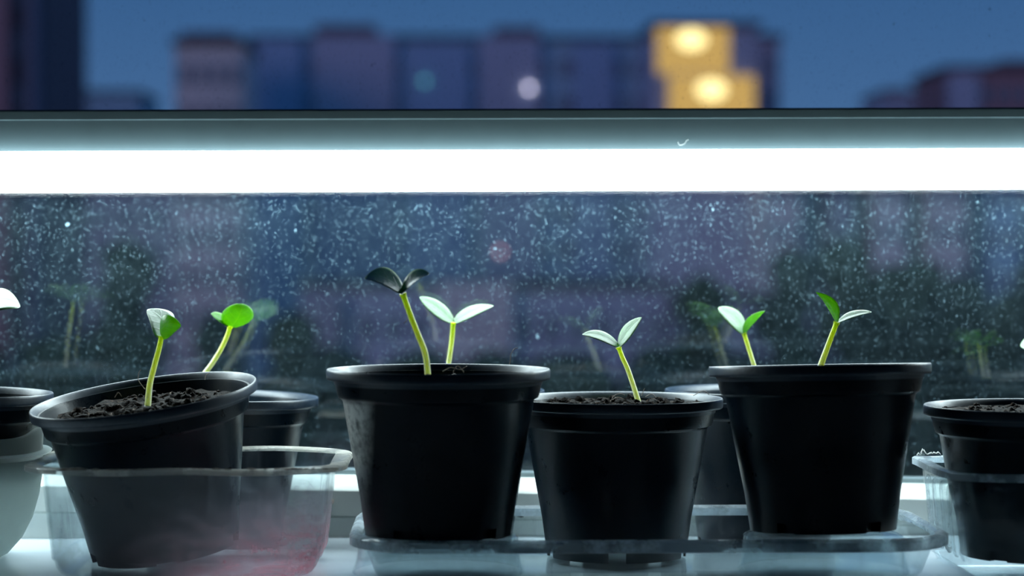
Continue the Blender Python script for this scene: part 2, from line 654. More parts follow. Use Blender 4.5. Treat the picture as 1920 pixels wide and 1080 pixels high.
prof = [(0.250, -0.006), (0.1850, -0.006), (0.1850, 0.0066), (0.1866, 0.0070), (0.1866, 0.0078), (0.1830, 0.0082), (0.1830, 0.0238), (0.1842, 0.0252), (0.2000, 0.0305), (0.2060, 0.0314), (0.250, 0.0314)]
vv = []
for x in (-0.79, 0.79):
    for (y, z) in prof:
        vv.append((x, y, z if z <= -0.006 else zt(z, x)))
n = len(prof)
ff = [(i, (i + 1) % n, n + (i + 1) % n, n + i) for i in range(n)] + [tuple(range(n)), tuple(reversed(range(n, 2 * n)))]
ff = [tuple(reversed(f)) for f in ff]
mesh_obj('frame', vv, ff, M['upvc'], win, smooth=False)
vv = []
for x in (-0.79, 0.79):
    for (y, z) in [(0.2072, 0.0314), (0.2072, 0.0345), (0.2090, 0.0352), (0.2148, 0.0352), (0.2148, 0.0314)]:
        vv.append((x, y, zt(z, x)))
mesh_obj('gasket', vv, [(0, 1, 6, 5), (1, 2, 7, 6), (2, 3, 8, 7), (3, 4, 9, 8), (4, 0, 5, 9)], M['gasket'], win, smooth=False)
b = MB()
b.box(-WX, -0.76, 0.183, 0.25, ZS, WZ1)
b.box(0.76, WX, 0.183, 0.25, ZS, WZ1)
b.box(-0.76, 0.76, 0.183, 0.25, WZ1 - 0.05, WZ1)
b.build('frame', M['upvc'], win, smooth=False)


def pane(y, mat):
    """4 mm sheet: coated inner face, clear back face"""
    v = [(-0.765, y, 0.02), (0.765, y, 0.02), (0.765, y, WZ1 - 0.045), (-0.765, y, WZ1 - 0.045)]
    v += [(a, y + 0.004, c) for a, _, c in v]
    o = mesh_obj('pane', v, [(0, 1, 2, 3), (7, 6, 5, 4), (0, 4, 5, 1), (1, 5, 6, 2), (2, 6, 7, 3), (3, 7, 4, 0)], mat, win, smooth=False)
    o.data.materials.append(M['clear_back'])
    for i in range(1, 6):
        o.data.polygons[i].material_index = 1
    return o


m_ = NT('glass_back_face'); t_ = m_.n('ShaderNodeBsdfTransparent'); m_.surf(t_.outputs[0]); M['clear_back'] = m_.m
pane(0.2155, M['pane_dusty'])
pane(0.2340, M['pane_clean'])

# the white board on the sill, its right end in view
b = MB(); b.box(-0.55, 0.2775, -0.20, 0.085, ZS, 0.0)
tag(b.build('white_board', M['board'], smooth=False), 'flat white laminate board lying on the windowsill under the pots and clear tray', 'board')

# ------------------------------------------------------------------ grow lamp
LY0 = 0.143
lx0, lx1 = -0.62, 0.62
lz = lambda z, x: z + 0.0045 * x / 1.0
lamp = empty('grow_lamp', Matrix.Translation((0, 0.16, 0.2105)))
tag(lamp, 'long grey batten grow lamp with glowing white tube hung across the window', 'lamp')


def bar(name, prof, mat, x0=lx0, x1=lx1, tilt=0.0045, seg=1, open_=False, **k):
    """straight moulding along the window; open_: the profile is not closed and has no end faces"""
    n = len(prof)
    v = [(x0 + (x1 - x0) * i / seg, y, z + tilt * (x0 + (x1 - x0) * i / seg - 0.03)) for i in range(seg + 1) for (y, z) in prof]
    f = [(i * n + j, (i + 1) * n + j, (i + 1) * n + (j + 1) % n, i * n + (j + 1) % n) for i in range(seg) for j in range(n - (1 if open_ else 0))]
    if not open_:
        f += [tuple(range(n)), tuple(reversed(range(seg * n, (seg + 1) * n)))]
    return mesh_obj(name, v, f, mat, lamp, world=True, **k)


z_of = lambda py, Y: P(960, py, Y).z
yf = LY0 + 0.0075
zt0, zt1, zt2 = z_of(203.5, yf), z_of(222, yf), z_of(281, LY0)
zf, zk = z_of(346.5, LY0 + 0.004), z_of(358.6, 0.210)
bar('housing', [(yf + 0.0015, zt2 - 0.002), (yf + 0.0015, zt1 - 0.0004), (yf, zt1), (yf, zt0 - 0.0012), (yf + 0.0012, zt0), (0.210, zt0), (0.2125, zt0 - 0.003), (0.2125, zk), (0.2080, zk), (0.2078, zt2 - 0.002)], M['lamp_body'], smooth=False)
ra = 0.005
pr = [(yf + 0.0012, zt2)] + [(LY0 + ra + ra * math.cos(R(90 + 15 * k)), zt2 - 0.0022 + 0.0022 * math.sin(R(90 + 15 * k))) for k in range(7)]
pr += [(LY0 + ra + ra * math.cos(R(180 + 15 * k)), zf + ra + ra * math.sin(R(180 + 15 * k))) for k in range(7)]
pr += [(0.2078, zk + 0.0003)]
pr = list(reversed(pr))
bar('tube', pr, M['tube'], seg=52, open_=True, smooth=False)
for x0, x1 in ((lx0 - 0.012, lx0), (lx1, lx1 + 0.012)):
    bar('end_cap', [(LY0 - 0.001, zf - 0.002), (LY0 - 0.001, zt2), (yf - 0.001, zt2), (yf - 0.001, zt0 + 0.001), (0.213, zt0 + 0.001), (0.213, zf - 0.002)], M['lamp_body'], x0, x1, smooth=False)
for x in (-0.45, 0.45):
    bar('mounting_bracket', [(0.2120, zt2 + 0.004), (0.2120, zt0 - 0.006), (0.2154, zt0 - 0.006), (0.2154, zt2 + 0.004)], M['lamp_body'], x - 0.012, x + 0.012, smooth=False)

# white curl of lint stuck on the lamp
pts = [P(px, py, yf + 0.0008) for px, py in [(1271, 266), (1273, 271), (1278, 272), (1284, 269), (1287, 264), (1291, 262)]]
v, f, at = tube(catmull(pts, 6), lambda t: 0.00009, 6)
tag(mesh_obj('lint_curl', v, f, M['flake']), 'tiny white curl of lint stuck on the grey lamp housing', 'lint')


# ------------------------------------------------------------------ pots
def pot_geometry(Rr, H, notch_rot=0.0, open_foot=False, warp=0.004, ph=0.0, n=100):
    """body (double walled, notched foot) and rolled rim, local z = 0 at the foot"""
    h = H
    ol = [(0.655, 0.0), (0.668, 0.0058), (0.70, 0.020), (0.77, h - 0.045), (0.853, h - 0.0168), (0.864, h - 0.0160), (0.893, h - 0.0150), (0.905, h - 0.0130), (0.930, h - 0.0052), (0.940, h - 0.0035)]
    th = 0.0013
    prof = [(a * Rr, z) for a, z in ol]
    inner = [(r - th, z) for r, z in reversed(prof)]
    inner = [(r, z) for r, z in inner if z > 0.006]
    prof_all = prof + inner + [(0.668 * Rr - th, 0.0066), (0.0005, 0.0066)]
    rings = lathe(prof_all, n, warp, ph)
    k0 = int(notch_rot / (2 * PI) * n)

    def skip(i, j):
        return i == 0 and ((j - k0) % 20) < 4
    bv, bf = rings_to_mesh(rings, skip=skip)
    # inner face of the foot skirt
    d_ = 0.0 if open_foot else 0.0035
    sk = lathe([(0.668 * Rr - th - d_, 0.0058), (0.655 * Rr - th - d_, 0.0), (0.655 * Rr, 0.0)], n, warp, ph)
    sv, sf = rings_to_mesh(sk, skip=lambda i, j: ((j - k0) % 20) < 4 and (open_foot or i == 1))
    # underside of the floor
    un = lathe([(0.0005, 0.0058), (0.668 * Rr, 0.0058)], n, warp, ph)
    uv, uf = rings_to_mesh(un)
    mb = MB(); mb.add(bv, bf); mb.add(sv, sf); mb.add(uv, uf)
    rp = [(0.932, -0.0052), (0.988, -0.0056), (0.997, -0.0052), (1.0, -0.0042), (1.0, -0.0014), (0.998, -0.0005), (0.992, 0.0), (0.984, -0.0002), (0.970, -0.0011), (0.953, -0.0026), (0.940, -0.0045), (0.928, -0.0080)]
    rr = lathe([(a * Rr, h + z) for a, z in rp], n, warp, ph)
    rv, rf = rings_to_mesh(rr)
    return mb, (rv, rf)


def soil_geometry(Rs, zs, bumpy, seed, slope=(0, 0)):
    rng = random.Random(seed)
    nr, na = 22, 72
    rings = []
    off = Vector((seed * 3.1, seed * 1.7, 0))
    for i in range(nr + 1):
        r = Rs * (i / nr) + 0.0002
        loop = []
        for j in range(na):
            a = 2 * PI * j / na
            x, y = r * math.cos(a), r * math.sin(a)
            d = noise.fractal(Vector((x, y, 0)) * 95 + off, 0.9, 2.1, 4) * bumpy
            d += abs(noise.noise(Vector((x, y, 0)) * 240 + off)) * bumpy * 0.5
            loop.append((x, y, zs + d + slope[0] * x + slope[1] * y - 0.001 * (i == nr)))
        rings.append(loop)
    v, f = rings_to_mesh(rings)
    # crumbs
    c = MB()
    for k in range(230):
        r = Rs * math.sqrt(rng.random()) * 0.95
        a = rng.random() * 2 * PI
        x, y = r * math.cos(a), r * math.sin(a)
        s = rng.choice((0.0006, 0.0009, 0.0012, 0.0017, 0.0026)) * (bumpy / 0.0022)
        d = noise.fractal(Vector((x, y, 0)) * 95 + off, 0.9, 2.1, 4) * bumpy
        bm = bmesh.new()
        bmesh.ops.create_icosphere(bm, subdivisions=2 if s > 0.001 else 1, radius=s)
        vs = []
        for q in bm.verts:
            u = q.co.normalized()
            w_ = q.co * (1 + 0.6 * noise.noise(u * 1.6 + Vector((k, k * 0.7, seed))) + 0.4 * noise.noise(u * 4.5 + Vector((k * 0.3, k, seed))))
            vs.append((w_.x * 1.2 + x, w_.y + y, w_.z * 1.0 + zs + d + slope[0] * x + slope[1] * y + s * 0.25))
        fs = [tuple(q.index for q in fa.verts) for fa in bm.faces]
        bm.free()
        c.add(vs, fs)
    return v, f, c


def leaf(name, base, tip, eT, eB, mat, parent, cup=0.0012, shape_b=0.72, shape_a=0.85, thick=0.00055, droop=0.0):
    """cotyledon laid out from its base, tip and the two edge points half way along; thick, cupped, with a midrib groove"""
    nu, nv = 9, 18
    mid = (eT + eB) * 0.5
    half = (eT - eB) * 0.5
    ctrl = mid * 2 - (base + tip) * 0.5
    nrm = (tip - base).cross(half).normalized()
    if nrm.z < 0:
        nrm = -nrm
    top, bot, U, V = [], [], [], []

    def sh(t):
        return max(0.0, math.sin(PI * min(1, max(0, t)) ** shape_a)) ** shape_b
    s0 = sh(0.5)
    for i in range(nv + 1):
        t = i / nv
        c = base * (1 - t) ** 2 + ctrl * 2 * t * (1 - t) + tip * t * t
        wv = half * (sh(0.02 + 0.975 * t) / s0)
        for j in range(nu):
            s = -1 + 2 * j / (nu - 1)
            p = c + wv * s + nrm * (cup * (s * s - 0.35) * sh(t) - 0.00018 * math.exp(-(s / 0.16) ** 2) * sh(t))
            e_ = thick * (1 - 0.75 * abs(s) ** 3) * (0.35 + 0.65 * sh(t))
            top.append(p + nrm * e_ * 0.5)
            bot.append(p - nrm * e_ * 0.5)
            U.append(s); V.append(t)
    v = top + bot
    o_ = len(top)
    f = []
    for i in range(nv):
        for j in range(nu - 1):
            a = i * nu + j
            f.append((a, a + 1, a + nu + 1, a + nu))
            f.append((o_ + a, o_ + a + nu, o_ + a + nu + 1, o_ + a + 1))
    loop = [j for j in range(nu)] + [i * nu + nu - 1 for i in range(1, nv + 1)] + [nv * nu + j for j in range(nu - 2, -1, -1)] + [i * nu for i in range(nv - 1, 0, -1)]
    for k in range(len(loop)):
        a, b_ = loop[k], loop[(k + 1) % len(loop)]
        f.append((b_, a, o_ + a, o_ + b_))
    return mesh_obj(name, v, f, mat, parent, world=True, attr={'u': U + U, 'v': V + V})


def seedling(root, path, leaves, r0=0.00165, r1=0.00135, hairs=0):
    """stem (part) with its leaves (sub-parts); path and leaves in photo pixels plus depth"""
    pts = [P(*q) for q in path]
    pp = catmull(pts, 8)
    v, f, at = tube(pp, lambda t: r0 + (r1 - r0) * t + 0.0006 * max(0, (t - 0.93) / 0.07) ** 2, 12)
    st = mesh_obj('stem', v, f, M['stem'], root, world=True, attr={'u': at})
    for L in leaves:
        kw = L[5] if len(L) > 5 else {}
        leaf('leaf', P(*L[0]), P(*L[1]), P(*L[2]), P(*L[3]), M[L[4]], st, **kw)
    return st


def fibres(root, curves, r=0.00014):
    for c in curves:
        v, f, at = tube(catmull([P(*q) for q in c], 6), lambda t: r, 5)
        mesh_obj('root_fibre', v, f, M['fibre'], root, world=True)


def potted(center, Rr, H, label, tilt=None, soil=0.008, bumpy=0.0016, seed=1, notch=0.0, mat='pot', rim='rim', pivot_top=False, open_foot=False, name='potted_seedling', group='black nursery pots on the windowsill', slope=(0, 0)):
    """Empty at the foot of the pot > pot (> rim), soil (> soil_crumbs)"""
    rot = Euler(tilt or (0, 0, 0), 'XYZ').to_matrix().to_4x4()
    Mx = Matrix.Translation(center) @ rot
    if pivot_top:
        Mx = Mx @ Matrix.Translation((0, 0, -H))
    root = empty(name, Mx)
    tag(root, label, 'seedling pot', group)
    mb, (rv, rf) = pot_geometry(Rr, H, notch, open_foot, ph=seed)
    po = mb.build('pot', M[mat], root, sharp=38)
    mesh_obj('rim', rv, rf, M[rim], po)
    zs = H - soil
    Rs = Rr * (0.925 - 0.0012 / Rr - 0.06 * soil / 0.0112) - 0.0014
    v, f, c = soil_geometry(Rs, zs, bumpy, seed, slope)
    sob = mesh_obj('soil', v, f, M['soil'], root)
    tag(c.build('soil_crumbs', M['soil'], sob), kind='stuff')
    return root


RP, HP = 0.0594, 0.0880
# middle front pot
p2 = potted((P(822, 500, -0.02).x, -0.02, 0.0222), RP, HP, 'large black pot with a tall leaning seedling, standing left in the clear tray', soil=0.0072, seed=2, notch=R(236), mat='pot_pale_side')
seedling(p2, [(802, 728, -0.036), (802, 700, -0.036), (797, 662, -0.037), (784, 628, -0.038), (770, 592, -0.039), (755, 550, -0.040)], [
    ((757, 549, -0.040), (684, 522, -0.046), (724, 504, -0.030), (715, 536, -0.050), 'leaf_shaded', dict(cup=0.0012, shape_b=0.62)),
    ((753, 548, -0.041), (805, 513, -0.044), (776, 510, -0.035), (782, 530, -0.050), 'leaf_shaded', dict(cup=0.0014, shape_b=0.55)),
], r0=0.00175, r1=0.00145)
fibres(p2, [[(955, 684, -0.01), (957, 675, -0.01), (958, 664, -0.01), (964, 655, -0.01), (971, 652, -0.01)],
            [(830, 697, -0.03), (845, 689, -0.03), (862, 693, -0.03), (876, 687, -0.03)],
            [(850, 698, -0.03), (858, 686, -0.03), (870, 698, -0.03)],
            [(757, 606, -0.038), (762, 602, -0.038), (766, 594, -0.038)]], 0.00022)

# pot between the two large ones
p3 = potted((P(1156, 500, 0.036).x, 0.036, 0.0032), RP, HP, 'black pot sunk between the two large pots in the clear tray', soil=0.0048, seed=3, open_foot=True, notch=R(262), bumpy=0.0020)
seedling(p3, [(1201, 768, 0.06), (1193, 740, 0.06), (1178, 695, 0.062), (1167, 670, 0.064), (1160, 651, 0.065)], [
    ((1160, 650, 0.065), (1092, 627, 0.063), (1128, 621, 0.072), (1122, 638, 0.062), 'leaf_lit', dict(shape_b=0.6, cup=0.0003)),
    ((1160, 650, 0.065), (1203, 595, 0.066), (1171, 611, 0.073), (1187, 626, 0.062), 'leaf_lit', dict(shape_b=0.75, cup=0.0003)),
])
fibres(p3, [[(1145, 752, 0.05), (1152, 742, 0.05), (1163, 738, 0.05), (1172, 741, 0.05)], [(1148, 750, 0.05), (1158, 745, 0.05), (1170, 749, 0.05)], [(1203, 742, 0.06), (1207, 732, 0.06), (1209, 728, 0.06)], [(1210, 744, 0.05), (1222, 739, 0.05), (1230, 745, 0.05)], [(1300, 742, 0.04), (1318, 733, 0.04), (1330, 740, 0.04)]], 0.0002)

# large right pot, tipped back a little so its mouth is edge-on
p4 = potted((P(1544, 500, -0.02).x, -0.02, 0.0240), RP, HP, 'large black pot with two seedlings showing, standing right in the clear tray', tilt=(R(-2.6), R(-1.0), 0), soil=0.009, seed=4, notch=R(297))
seedling(p4, [(1526, 722, 0.012), (1540, 682, 0.012), (1554, 644, 0.013), (1569, 604, 0.014)], [
    ((1570, 606, 0.014), (1530, 548, 0.012), (1566, 566, 0.010), (1551, 579, 0.019), 'leaf', dict(cup=0.0010, shape_b=0.85)),
    ((1571, 604, 0.014), (1634, 585, 0.018), (1598, 584, 0.022), (1598, 597, 0.012), 'leaf_lit', dict(cup=0.0004, shape_b=0.6)),
], r0=0.0019)

# pot seen in the gap, behind
YR = 0.142
HB = 0.0955
p5 = potted((P(1433, 500, YR).x, YR, ZS), RP + 0.0015, HB, 'black pot at the glass, glimpsed between the middle and right pots', soil=0.010, seed=5, notch=R(250))
seedling(p5, [(1438, 765, YR), (1424, 720, YR), (1414, 686, YR), (1403, 651, YR), (1395, 624, YR)], [
    ((1396, 623, YR), (1347, 577, YR), (1384, 584, YR + 0.006), (1367, 608, YR - 0.005), 'leaf_lit', dict(shape_b=0.55, cup=0.0003)),
    ((1394, 625, YR - 0.001), (1434, 583, YR + 0.002), (1404, 596, YR - 0.006), (1414, 607, YR + 0.006), 'leaf', dict(cup=0.0006, shape_b=0.75)),
], r0=0.0015, r1=0.0013)

# pot behind the middle pot, only its right edge and its seedling show
p9 = potted((P(838, 500, YR).x, YR, ZS), RP, HB, 'black pot at the glass hidden behind the middle pot, only its right edge showing', soil=0.010, seed=9, notch=R(304))
seedling(p9, [(832, 770, YR), (836, 720, YR), (842, 676, YR), (847, 640, YR), (850, 604, YR)], [
    ((850, 605, YR), (787, 557, YR), (826, 567, YR + 0.005), (809, 588, YR - 0.004), 'leaf_lit', dict(shape_b=0.68, cup=0.0003)),
    ((850, 606, YR), (925, 573, YR), (880, 575, YR + 0.005), (893, 592, YR - 0.004), 'leaf_lit', dict(shape_b=0.68, cup=0.0003)),
], r0=0.0016, r1=0.0015)

# tipped pot in the clear tub
p1 = potted(P(269, 739, 0.011), RP * 1.035, HP * 0.985, 'black pot tipped sideways in the clear tub, its soil open to view', tilt=(R(6.3), R(-7.2), 0), soil=0.0088, bumpy=0.0025, seed=1, notch=R(200), pivot_top=True)
seedling(p1, [(277, 762, 0.008), (279, 738, 0.008), (282, 715, 0.008), (291, 680, 0.008), (299, 650, 0.008), (303, 630, 0.008)], [
    ((302, 631, 0.009), (277, 580, 0.034), (325, 590, 0.034), (283, 611, 0.014), 'leaf_lit', dict(cup=0.0004, shape_b=0.62)),
    ((303, 631, 0.008), (338, 607, -0.006), (304, 592, 0.000), (322, 626, -0.003), 'leaf', dict(cup=0.0020, shape_b=0.55)),
], r0=0.0018, r1=0.0014)
fibres(p1, [[(272, 730, 0.008), (264, 720, 0.008), (259, 712, 0.008), (260, 700, 0.008), (264, 693, 0.008)], [(384, 712, 0.04), (386, 704, 0.04), (392, 699, 0.04)],
            [(215, 745, 0.0), (222, 736, 0.0), (228, 743, 0.0)]], 0.00018)

# pot behind the tipped one
p7 = potted((P(404, 500, YR).x, YR, ZS + 0.0012), RP, HB - 0.004, 'black pot at the glass, standing behind the tipped pot and tub', tilt=(0, R(1.7), 0), soil=0.010, seed=7, notch=R(280))
seedling(p7, [(352, 765, YR), (376, 712, YR), (396, 684, YR), (413, 657, YR), (425, 632, YR), (432, 611, YR)], [
    ((432, 613, YR), (455, 570, YR - 0.010), (419, 586, YR - 0.010), (475, 597, YR - 0.006), 'leaf', dict(cup=0.0022, shape_b=0.55)),
    ((430, 611, YR), (396, 588, YR - 0.010), (414, 590, YR - 0.002), (411, 606, YR - 0.009), 'leaf', dict(cup=0.0016, shape_b=0.55)),
], r0=0.0017, r1=0.0014)

# pot at the left edge, in the milky bowl
p8 = potted((P(-82, 500, 0.05).x, 0.05, 0.0440), 0.0520, 0.0505, 'black pot cut off by the left edge, sitting in the milky bowl', soil=0.009, seed=8, notch=R(10), tilt=(0, R(1.5), 0))
seedling(p8, [(-66, 760, 0.06), (-62, 720, 0.06), (-52, 650, 0.062), (-38, 580, 0.065)], [
    ((-38, 582, 0.065), (38, 574, 0.062), (2, 541, 0.088), (3, 582, 0.052), 'leaf_lit', dict(shape_b=0.6, cup=0.0003)),
    ((-38, 582, 0.065), (-105, 560, 0.066), (-70, 545, 0.072), (-70, 580, 0.058), 'leaf_lit', dict(shape_b=0.6)),
])

# pot at the right edge, in the clear ribbed box
p6 = potted((P(1940, 500, -0.008).x, -0.008, 0.0082), RP, 0.0812, 'black pot with dusty soil at the right edge, standing in the ribbed clear box', soil=0.0035, bumpy=0.0012, seed=6, notch=R(220))

# pot past the right edge by the glass: one leaf tip of its seedling reaches into view, and its reflection
p10 = potted((P(2112, 500, YR).x, YR, ZS), RP, HB, 'pot at the glass past the right edge, only one pale leaf tip in view', soil=0.010, seed=10, notch=R(250))
seedling(p10, [(1962, 768, YR), (1956, 730, YR), (1950, 695, YR), (1946, 660, YR)], [
    ((1946, 661, YR), (1913, 648, YR - 0.002), (1929, 634, YR + 0.007), (1930, 662, YR - 0.007), 'leaf_lit', dict(shape_b=0.6)),
    ((1946, 661, YR), (1984, 646, YR - 0.002), (1964, 634, YR + 0.007), (1966, 662, YR - 0.007), 'leaf_lit', dict(shape_b=0.6)),
], r0=0.0016)
seedling(p10, [(1990, 768, YR - 0.01), (1982, 730, YR - 0.01), (1976, 690, YR - 0.01), (1974, 668, YR - 0.01)], [
    ((1974, 669, YR - 0.01), (1946, 690, YR - 0.022), (1950, 676, YR - 0.008), (1966, 690, YR - 0.022), 'leaf_lit', dict(shape_b=0.6)),
    ((1974, 669, YR - 0.01), (2010, 660, YR - 0.008), (1992, 650, YR - 0.003), (1992, 672, YR - 0.016), 'leaf_lit', dict(shape_b=0.6)),
], r0=0.0016)



# ------------------------------------------------------------------ clear tray under the middle pots
tr = empty('clear_tray', Matrix.Translation((0.104, 0.0125, 0)))
tag(tr, 'shallow clear plastic tray with a thick lip holding the three middle pots', 'tray')
Lx, Ly = 0.1590, 0.0825
zl = 0.0245
loops = [rrect(Lx - 0.0035, Ly - 0.0035, 0.040, zl - 0.0008), rrect(Lx - 0.007, Ly - 0.007, 0.037, zl - 0.004), rrect(Lx - 0.0135, Ly - 0.0125, 0.032, 0.0035), rrect(Lx - 0.0155, Ly - 0.0145, 0.030, 0.0018), rrect(Lx - 0.05, Ly - 0.05, 0.008, 0.0018)]
lo2 = [[(x * 1.0, y * 1.0, z - 0.0010) for x, y, z in lp] for lp in reversed(loops)]
v, f = rings_to_mesh(loops + lo2)
nl = len(loops[0])
f.append(tuple(4 * nl + k for k in range(nl)))
f.append(tuple(reversed([5 * nl + k for k in range(nl)])))
f = [tuple(reversed(q)) for q in f]
mesh_obj('tray_body', v, f, M['tray'], tr, sharp=50)
lp = [rrect(Lx - 0.0065, Ly - 0.0065, 0.0375, zl - 0.0016), rrect(Lx - 0.0040, Ly - 0.0040, 0.040, zl), rrect(Lx - 0.0018, Ly - 0.0018, 0.042, zl - 0.0002), rrect(Lx, Ly, 0.043, zl - 0.0016), rrect(Lx, Ly, 0.043, zl - 0.0062), rrect(Lx - 0.0010, Ly - 0.0010, 0.042, zl - 0.0066), rrect(Lx - 0.0016, Ly - 0.0016, 0.042, zl - 0.0058), rrect(Lx - 0.0020, Ly - 0.0020, 0.042, zl - 0.0022)]
v, f = rings_to_mesh(lp + [lp[0]])
mesh_obj('tray_lip', v, [tuple(reversed(q)) for q in f], M['tray_rim'], tr, sharp=50)
for cxw in (P(822, 500, -0.02).x, P(1544, 500, -0.02).x):
    cx, cy = cxw - 0.104, -0.02 - 0.0125
    hp = 0.0205 if cxw < 0.1 else 0.0205
    prof = [(0.046, 0.0022), (0.0435, 0.010), (0.0425, hp), (0.0410, hp + 0.0010), (0.0395, hp + 0.0006), (0.0005, hp + 0.0006), (0.0005, hp - 0.0004), (0.041, hp - 0.0004), (0.0445, 0.0022), (0.046, 0.0022)]
    rg = lathe(prof, 64)
    rg = [[(x + cx, y + cy, z) for x, y, z in q] for q in rg]
    v, f = rings_to_mesh(rg)
    mesh_obj('raised_base', v, f, M['tray'], tr, sharp=50)


# ------------------------------------------------------------------ clear tub on the left
def plastic_tub(name, label, cx, cy, z0, hx, hy, r, zf, fl, mats, bx=0.007, by=0.008, flute=0.0, cat='tub', floor_z=0.0016, lipdrop=0.0030):
    root = empty(name, Matrix.Translation((cx, cy, z0)))
    tag(root, label, cat)
    H = zf - z0
    steps = 9
    loops = []
    th = 0.0009

    def wall(off):
        out_ = []
        for k in range(steps + 1):
            t = k / steps
            z = H - 0.001 - (H - 0.011) * t
            out_.append(rrect(hx - bx * t * 0.75 - off, hy - by * t * 0.75 - off, r - 0.004 * t, z, nc=14, ns=18))
        out_.append(rrect(hx - bx * 0.78 - 0.0012 - off, hy - by * 0.78 - 0.0012 - off, r - 0.006, 0.0096, nc=14, ns=18))
        for a in (25, 50, 75, 90):
            c = 0.0085
            q = c * (1 - math.cos(R(a)))
            out_.append(rrect(hx - bx * 0.8 - 0.0016 - q - off, hy - by * 0.8 - 0.0016 - q - off, max(0.006, r - 0.008 - q), 0.0090 - (0.0090 - floor_z * 0.3) * math.sin(R(a)) + (off > 0) * 0.0008, nc=14, ns=18))
        return out_
    o_, i_ = wall(0.0), wall(th)
    if flute:
        for W in (o_, i_):
            for k, lp_ in enumerate(W):
                n_ = len(lp_)
                if 1 <= k <= steps:
                    for j in range(n_):
                        x, y, z = lp_[j]
                        s = 1 - flute * (0.5 + 0.5 * math.cos(x * 420.0)) * (1 if abs(y) > hy * 0.7 else 0)
                        lp_[j] = (x, y * s, z)
    n_ = len(o_[0])
    allr = o_ + list(reversed(i_))
    v, f = rings_to_mesh(allr)
    kk = len(o_)
    f.append(tuple(reversed([(kk - 1) * n_ + j for j in range(n_)])))
    f = [q for q in f if not (min(q) // n_ == kk - 1 and max(q) // n_ == kk)]
    f.append(tuple([kk * n_ + j for j in range(n_)]))
    f = [tuple(reversed(q)) for q in f]
    body = mesh_obj('tub_body', v, f, M[mats[0]], root, sharp=50)
    L = [rrect(hx - 0.001, hy - 0.001, r, H - 0.0012, nc=14, ns=18), rrect(hx, hy, r, H - 0.0002, nc=14, ns=18), rrect(hx + fl - 0.001, hy + fl - 0.001, r + fl, H, nc=14, ns=18), rrect(hx + fl, hy + fl, r + fl, H - 0.0007, nc=14, ns=18),
         rrect(hx + fl, hy + fl, r + fl, H - lipdrop, nc=14, ns=18), rrect(hx + fl - 0.0008, hy + fl - 0.0008, r + fl, H - lipdrop, nc=14, ns=18), rrect(hx + fl - 0.0010, hy + fl - 0.0010, r + fl, H - 0.0014, nc=14, ns=18)]
    # brittle plastic: the flange is slightly wavy
    for k, lp_ in enumerate(L):
        L[k] = [(x, y, z + 0.00035 * math.sin(x * 90 + y * 70)) for x, y, z in lp_]
    v, f = rings_to_mesh(L + [L[0]])
    fo = mesh_obj('flange', v, [tuple(reversed(q)) for q in f], M[mats[1]], root, sharp=50)
    return root, body, fo


tub, tub_body, tub_flange = plastic_tub('clear_tub', 'clear plastic food tub with pink stains near its base, holding the tipped pot', -0.1415, 0.010, 0.0003, 0.0765, 0.062, 0.030, 0.0605, 0.0085, ('tub', 'tub_rim'), flute=0.008)
# mud dried along the flange: a ragged strip with lumps
rng = random.Random(3)
mud = MB()
for k in range(46):
    t = rng.random()
    x = -0.2 + 0.145 * t
    s = rng.uniform(0.0005, 0.0012) * (1.9 if k < 5 else 1)
    bm = bmesh.new()
    bmesh.ops.create_icosphere(bm, subdivisions=1, radius=s)
    mud.add([(q.co.x * 2.4 + (x if k >= 5 else P(125 + k * 6, 870, -0.055).x), q.co.y * 1.2 - 0.0590 + rng.uniform(0, 0.003), q.co.z * 0.45 * (1 + 0.5 * noise.noise(q.co * 900)) + 0.0606) for q in bm.verts], [tuple(q.index for q in fa.verts) for fa in bm.faces])
    bm.free()
tag(mud.build('dried_mud', M['dirt'], tub_flange, world=True), kind='stuff')

# ------------------------------------------------------------------ ribbed clear box at the right
box, box_body, box_flange = plastic_tub('clear_box', 'clear ribbed plastic box at the right edge, standing past the end of the board', 0.3395, -0.008, ZS + 0.0003, 0.0765, 0.0520, 0.010, 0.0575, 0.0050, ('box', 'box_rim'), bx=0.008, by=0.004, cat='box', lipdrop=0.0042)
for k, yy in enumerate((-0.046, -0.029, -0.012, 0.005, 0.022)):
    # upright ribs moulded into the left wall
    rv, rf = [], []
    rows = []
    zs_ = [0.010, 0.0118, 0.014, 0.028, 0.044, 0.0475, 0.0490]
    ws_ = [0.3, 0.8, 1.0, 1.0, 1.0, 0.8, 0.3]
    for zz, ww in zip(zs_, ws_):
        t = (0.0605 - zz) / 0.0605
        xw = 0.3395 - 0.0765 + 0.008 * t * 0.75 + 0.0002
        rows.append([(xw + 0.0006, yy - 0.0045 * ww, zz), (xw - 0.0016 * ww, yy - 0.0032 * ww, zz), (xw - 0.0024 * ww, yy, zz), (xw - 0.0016 * ww, yy + 0.0032 * ww, zz), (xw + 0.0006, yy + 0.0045 * ww, zz)])
    v = [p for r_ in rows for p in r_]
    f = [(i * 5 + j, i * 5 + j + 1, i * 5 + 6 + j, i * 5 + 5 + j) for i in range(len(rows) - 1) for j in range(4)] + [(0, 1, 2, 3, 4), tuple(reversed(range(len(v) - 5, len(v))))]
    mesh_obj('rib', v, f, M['box_rib'], box_body, world=True)
